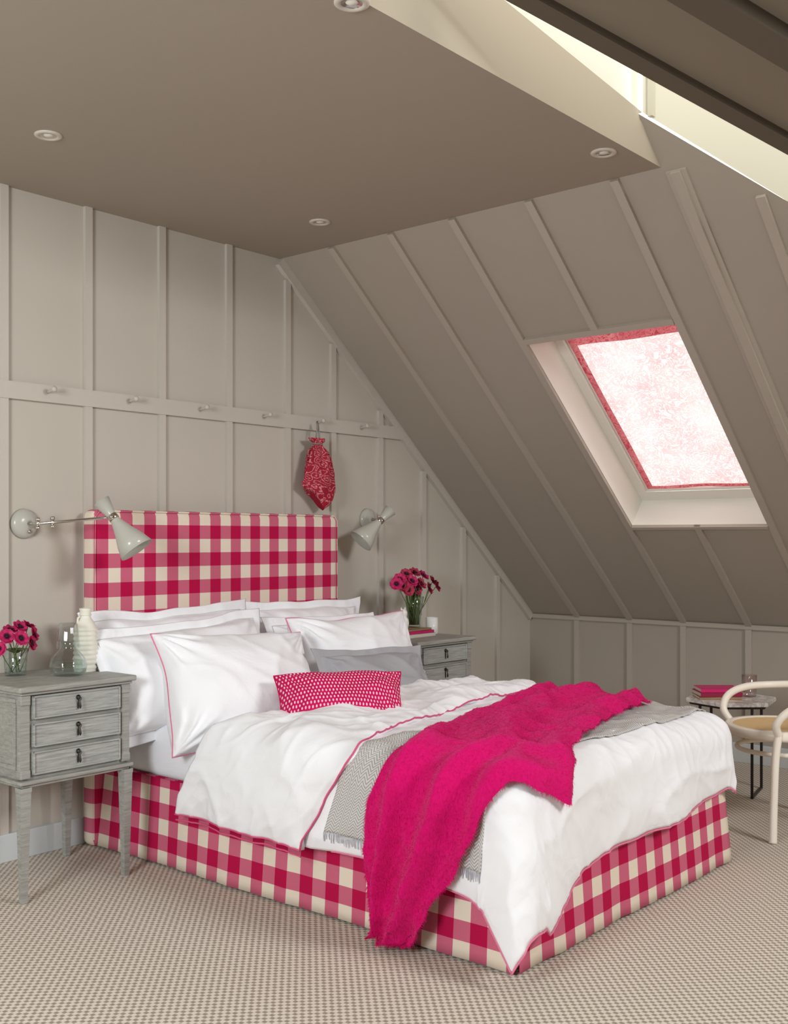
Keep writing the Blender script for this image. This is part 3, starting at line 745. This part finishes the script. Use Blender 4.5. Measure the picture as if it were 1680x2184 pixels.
for k in range(40):
    a=k*2.4; r_=.030*((k%5)+1)/5; b.tube([(vx+r_*math.cos(a)*.8,vy+r_*math.sin(a)*.8,BZ+.012),(vx+1.1*r_*math.cos(a+.5),vy+1.1*r_*math.sin(a+.5),BZ+.09),(vx+1.6*r_*math.cos(a+.7),vy+1.6*r_*math.sin(a+.7),BZ+.20)],.0026,5)
tag(mk('stem_bunch',b,m_green,smooth=True),'bundle of green stems packed in the flared glass vase','stems')
t=thing('figurine','small white porcelain owl ornament on the books beside the vase','ornament',(4.180,-.290,BZ))
b=B(); b.lathe([(0,0),(.022,0),(.026,.008),(.030,.028),(.027,.048),(.018,.060),(.017,.064),(.021,.073),(.0215,.084),(.015,.095),(.007,.099),(0,.100)],24)
for sx in (-1,1): b.tube([(sx*.011,0,.093),(sx*.014,0,.100),(sx*.015,0,.109)],[.006,.004,.0008],8)
mk('body',b,m_porc,t,smooth=True)
for sx in (-1,1):
    b=B(); b.tube([(sx*.022,-.004,.054),(sx*.030,0,.036),(sx*.028,.004,.012)],[.004,.009,.003],8); mk('wing',b,m_porc,t,smooth=True)
t=thing('candle','white candle in a short white glass at the nightstand corner','candle',(4.435,-.27,TZ))
b=B(); b.lathe([(0,0),(.030,0),(.032,.003),(.032,.085),(.029,.085),(.029,.07),(0,.07)],28); mk('candle_jar',b,m_wax,t,smooth=True)
b=B(); b.tube([(0,0,.069),(.001,0,.078)],.001,5); mk('wick',b,m_anemc,t)
# ------------------------------------------------------------------ WALL LAMPS
def lamp(label,plate,pts,headp,d,L=.15,r1=.062):
    t=thing('wall_lamp',label,'wall lamp',plate,group='swing arm wall lamps either side of the headboard')
    b=B(); b.lathe([(0,.032),(.02,.031),(.045,.024),(.056,.012),(.058,0),(0,0)],32,axisM(plate,(0,-1,0))); mk('backplate',b,m_shade,t,True,smooth=True)
    b=B(); b.lathe([(0,0),(.008,.0),(.007,.006),(0,.008)],12,axisM((plate[0]+.01,-.027,plate[2]-.03),(0,-1,0)))
    mk('switch',b,m_chrome,t,True,smooth=True)
    b=B(); b.tube(pts+[headp],.0055,10)
    for p in pts[1:]: b.tube([Vector(p)-UP*.022,Vector(p)-UP*.010],.009,12); b.tube([Vector(p)+UP*.022,Vector(p)+UP*.010],.009,12); b.tube([Vector(p)-UP*.02,Vector(p)+UP*.02],.006,12)
    mk('swing_arm',b,m_chrome,t,True,smooth=True)
    M_=axisM(headp,d)
    b=B(); b.lathe([(.033,-.075),(.016,-.006),(.016,.006),(.020,.02),(r1*.55,.07),(r1*.8,.11),(r1,L)],36,M_); mk('shade',b,m_shade,t,True,smooth=True,solid=.0015)
    b=B(); b.lathe([(.0165,-.012),(.020,-.010),(.020,.010),(.0175,.012)],28,M_); 
    s=Vector(d).cross(UP).normalized(); b.tube([Vector(headp)-s*.026,Vector(headp)+s*.026],.006,10)
    mk('collar',b,m_chrome,t,True,smooth=True)
    b=B(); b.lathe([(0,.02),(.010,.03),(.022,.06),(.022,.075),(.014,.09),(0,.095)],18,M_); mk('bulb',b,m_white,t,True,smooth=True)
pl=onY(50,1117); hd=onY(241,1103,-.30)
lamp('grey enamel wall lamp with cone shade on long chrome arm, left of the headboard',tuple(pl),[(pl.x,-.025,pl.z),(pl.x+.015,-.075,pl.z),(onY(112,1111,-.1).x,-.10,pl.z+.005)],hd,R*.58-UP*.78-F*.05,.155,.068)
pl=onY(782,1108); hd=onY(811,1110,-.19)
lamp('grey enamel wall lamp with glossy cone shade right of the headboard',tuple(pl),[(pl.x,-.025,pl.z),(pl.x-.0,-.085,pl.z)],hd,-R*.62-UP*.66-F*.3,.15,.066)
# ------------------------------------------------------------------ BAG
bp=onY(676,905,-.07); 
t=thing('drawstring_bag','red floral drawstring bag hanging from a peg above the headboard','bag',(bp.x,-.07,bp.z))
tabb=[(0,.046),(.04,.042),(.08,.024),(.12,.028),(.2,.058),(.35,.078),(.55,.094),(.75,.102),(.87,.096),(.94,.080),(1,.045)]
def bagf(u,v):
    r=interp(tabb,v); a=2*PI*u
    fold=1+.26*max(0,1-v*1.3)*math.sin(a*9+3*v)+.13*(1-.5*v)*math.sin(a*5+4*v+1)+.08*nz(math.cos(a)*2,math.sin(a)*2,v*5)
    z=-.068-.305*v-.045*v*v*math.cos(a)
    return Vector((r*fold*math.cos(a)*.98+.014*math.sin(v*4)+.008*v,r*fold*math.sin(a)*.48,z))
b=B(); b.grid(bagf,120,60,lambda u,v:(u*.38,v*.33)); bmesh.ops.remove_doubles(b.bm,verts=list(b.bm.verts),dist=.0003)
b.poly([bagf(i/60,1)+Vector((0,0,.001)) for i in range(60)]); mk('pouch',b,m_bag,t,smooth=True)
b=B(); b.tube([(.0,.01,-.10),(-.010,-.004,-.06),(-.006,-.008,-.01),(.0,-.002,.012),(.008,0,-.01),(.012,-.004,-.06),(.004,.01,-.10)],.0042,6)
b.tube([(.029*math.cos(2*PI*i/20)+.004,.017*math.sin(2*PI*i/20),-.096) for i in range(20)],.003,6,True); mk('drawstring',b,m_cord,t,smooth=True)
# ------------------------------------------------------------------ SIDE TABLE
sx_,sy_=5.07,-1.61
t=thing('side_table','low side table with hexagonal marble top near the knee wall','side table',(sx_,sy_,0),math.radians(12))
hexp=[Vector((.220*math.cos(2*PI*k/6),.220*math.sin(2*PI*k/6),.432)) for k in range(6)]
b=B(); b.prism(hexp,(0,0,.02)); bmesh.ops.recalc_face_normals(b.bm,faces=list(b.bm.faces)); bmesh.ops.bevel(b.bm,geom=list(b.bm.edges),offset=.003,segments=2,affect='EDGES'); mk('tabletop',b,m_marb,t)
b=B()
for k in range(6):
    p,q_=hexp[k]*.9,hexp[(k+1)%6]*.9; p=Vector((p.x,p.y,.426)); q_=Vector((q_.x,q_.y,.426)); b.tube([p,q_],.006,4)
mk('top_frame',b,m_black,t)
for k in range(4):
    a=PI/4+k*PI/2; x,y=.17*math.cos(a),.17*math.sin(a); b=B(); b.box(x-.006,x+.006,y-.006,y+.006,0,.424,.001); mk('leg',b,m_black,t)
b=B(); r_=.17*math.cos(PI/4)
for s in (-1,1): b.box(-r_-.006,r_+.006,s*r_-.006,s*r_+.006,0,.010,.001)
mk('foot_rail',b,m_black,t)
tz=.452
GB='books on the marble side table'
book('tan book at the bottom of the pile on the marble table',(5.01,-1.565,tz),-52,.20,.14,.014,m_cv[2],GB)
book('red book in the middle of the pile on the marble table',(5.01,-1.565,tz+.014),-48,.20,.145,.020,m_cv[4],GB)
book('bright pink book on top of the pile on the marble table',(5.012,-1.565,tz+.034),-50,.19,.14,.018,m_cv[0],GB)
t=thing('tumbler','clear glass tumbler on the marble table beside the pink book','tumbler',(5.150,-1.668,tz))
b=B(); b.lathe([(0,0),(.030,0),(.033,.004),(.036,.105),(.035,.1055)],28); mk('tumbler_glass',b,m_pinkglass,t,smooth=True)
# ------------------------------------------------------------------ CHAIR
ch=thing('bentwood_chair','cream bentwood armchair with round cane seat at the right picture edge','chair',(4.600,-2.035,0),math.radians(-128.2))
b=B(); b.lathe([(.195,.425),(.202,.432),(.225,.432),(.232,.425),(.234,.403),(.228,.392),(.199,.392),(.195,.398),(.195,.425)],48); mk('seat_frame',b,m_wood_white,ch,smooth=True)
b=B(); b.lathe([(0,.421),(.10,.423),(.197,.428)],40); mk('cane_seat',b,m_cane,ch,smooth=True)
def bez(pts,n=10):
    out=[]; P_=[Vector(p) for p in pts]
    for i in range(len(P_)-1):
        p0=P_[max(i-1,0)]; p1=P_[i]; p2=P_[i+1]; p3=P_[min(i+2,len(P_)-1)]
        for k in range(n):
            t_=k/n; out.append(.5*((2*p1)+(-p0+p2)*t_+(2*p0-5*p1+4*p2-p3)*t_*t_+(-p0+3*p1-3*p2+p3)*t_**3))
    out.append(P_[-1]); return out
for s in (-1,1):
    b=B(); b.tube(bez([(s*.250,-.185,0),(s*.228,-.170,.12),(s*.200,-.145,.32),(s*.198,-.13,.42)]),.0165,10); mk('leg',b,m_wood_white,ch,smooth=True)
    b=B(); b.tube(bez([(s*.185,.225,0),(s*.16,.19,.2),(s*.13,.155,.40)]),.0165,10); mk('leg',b,m_wood_white,ch,smooth=True)
hoop=[(-.198,-.13,.42),(-.218,-.150,.47),(-.245,-.11,.525),(-.26,-.02,.555),(-.255,.11,.562),(-.17,.235,.57),(0,.28,.575),(.17,.235,.57),(.255,.11,.562),(.26,-.02,.555),(.245,-.11,.525),(.218,-.150,.47),(.198,-.13,.42)]
b=B(); b.tube(bez(hoop),.0165,10); mk('arm_hoop',b,m_wood_white,ch,smooth=True)
b=B(); b.tube(bez([(-.10,.18,.42),(-.11,.23,.52),(-.13,.255,.585),(-.11,.29,.72),(0,.31,.78),(.11,.29,.72),(.13,.255,.585),(.11,.23,.52),(.10,.18,.42)]),.0145,10); mk('back_hoop',b,m_wood_white,ch,smooth=True)
b=B(); b.tube([(.18*math.cos(2*PI*i/40),.18*math.sin(2*PI*i/40),.33) for i in range(40)],.010,8,True); mk('stretcher_ring',b,m_wood_white,ch,smooth=True)
# ------------------------------------------------------------------ LIGHT
w=bpy.data.worlds.new('world'); scene.world=w; w.use_nodes=True
bg=w.node_tree.nodes['Background']; bg.inputs[0].default_value=(.98,1,.97,1); bg.inputs[1].default_value=3.5
def area(name,loc,target,sx,sy,e,c=(1,1,1)):
    l=bpy.data.lights.new(name,'AREA'); l.shape='RECTANGLE'; l.size=sx; l.size_y=sy; l.energy=e; l.color=c
    o=bpy.data.objects.new(name,l); col.objects.link(o); o.location=loc
    o.rotation_euler=(Vector(target)-Vector(loc)).to_track_quat('-Z','Y').to_euler(); return o
area('window_light_left',(-1.1,-2.3,1.7),(2.4,-.3,.5),.9,1.0,96,(.90,.96,1))
area('bed_foot_fill_light',(3.2,-5.4,2.75),(3.2,-1.3,.2),1.1,.8,96,(.99,.99,1))  # added fill lamp to brighten the bed foot, no window stands here
area('roof_well_light',(2.6,-2.75,3.35),(2.9,-1.9,2.2),1.6,.5,12,(1,.98,.94))
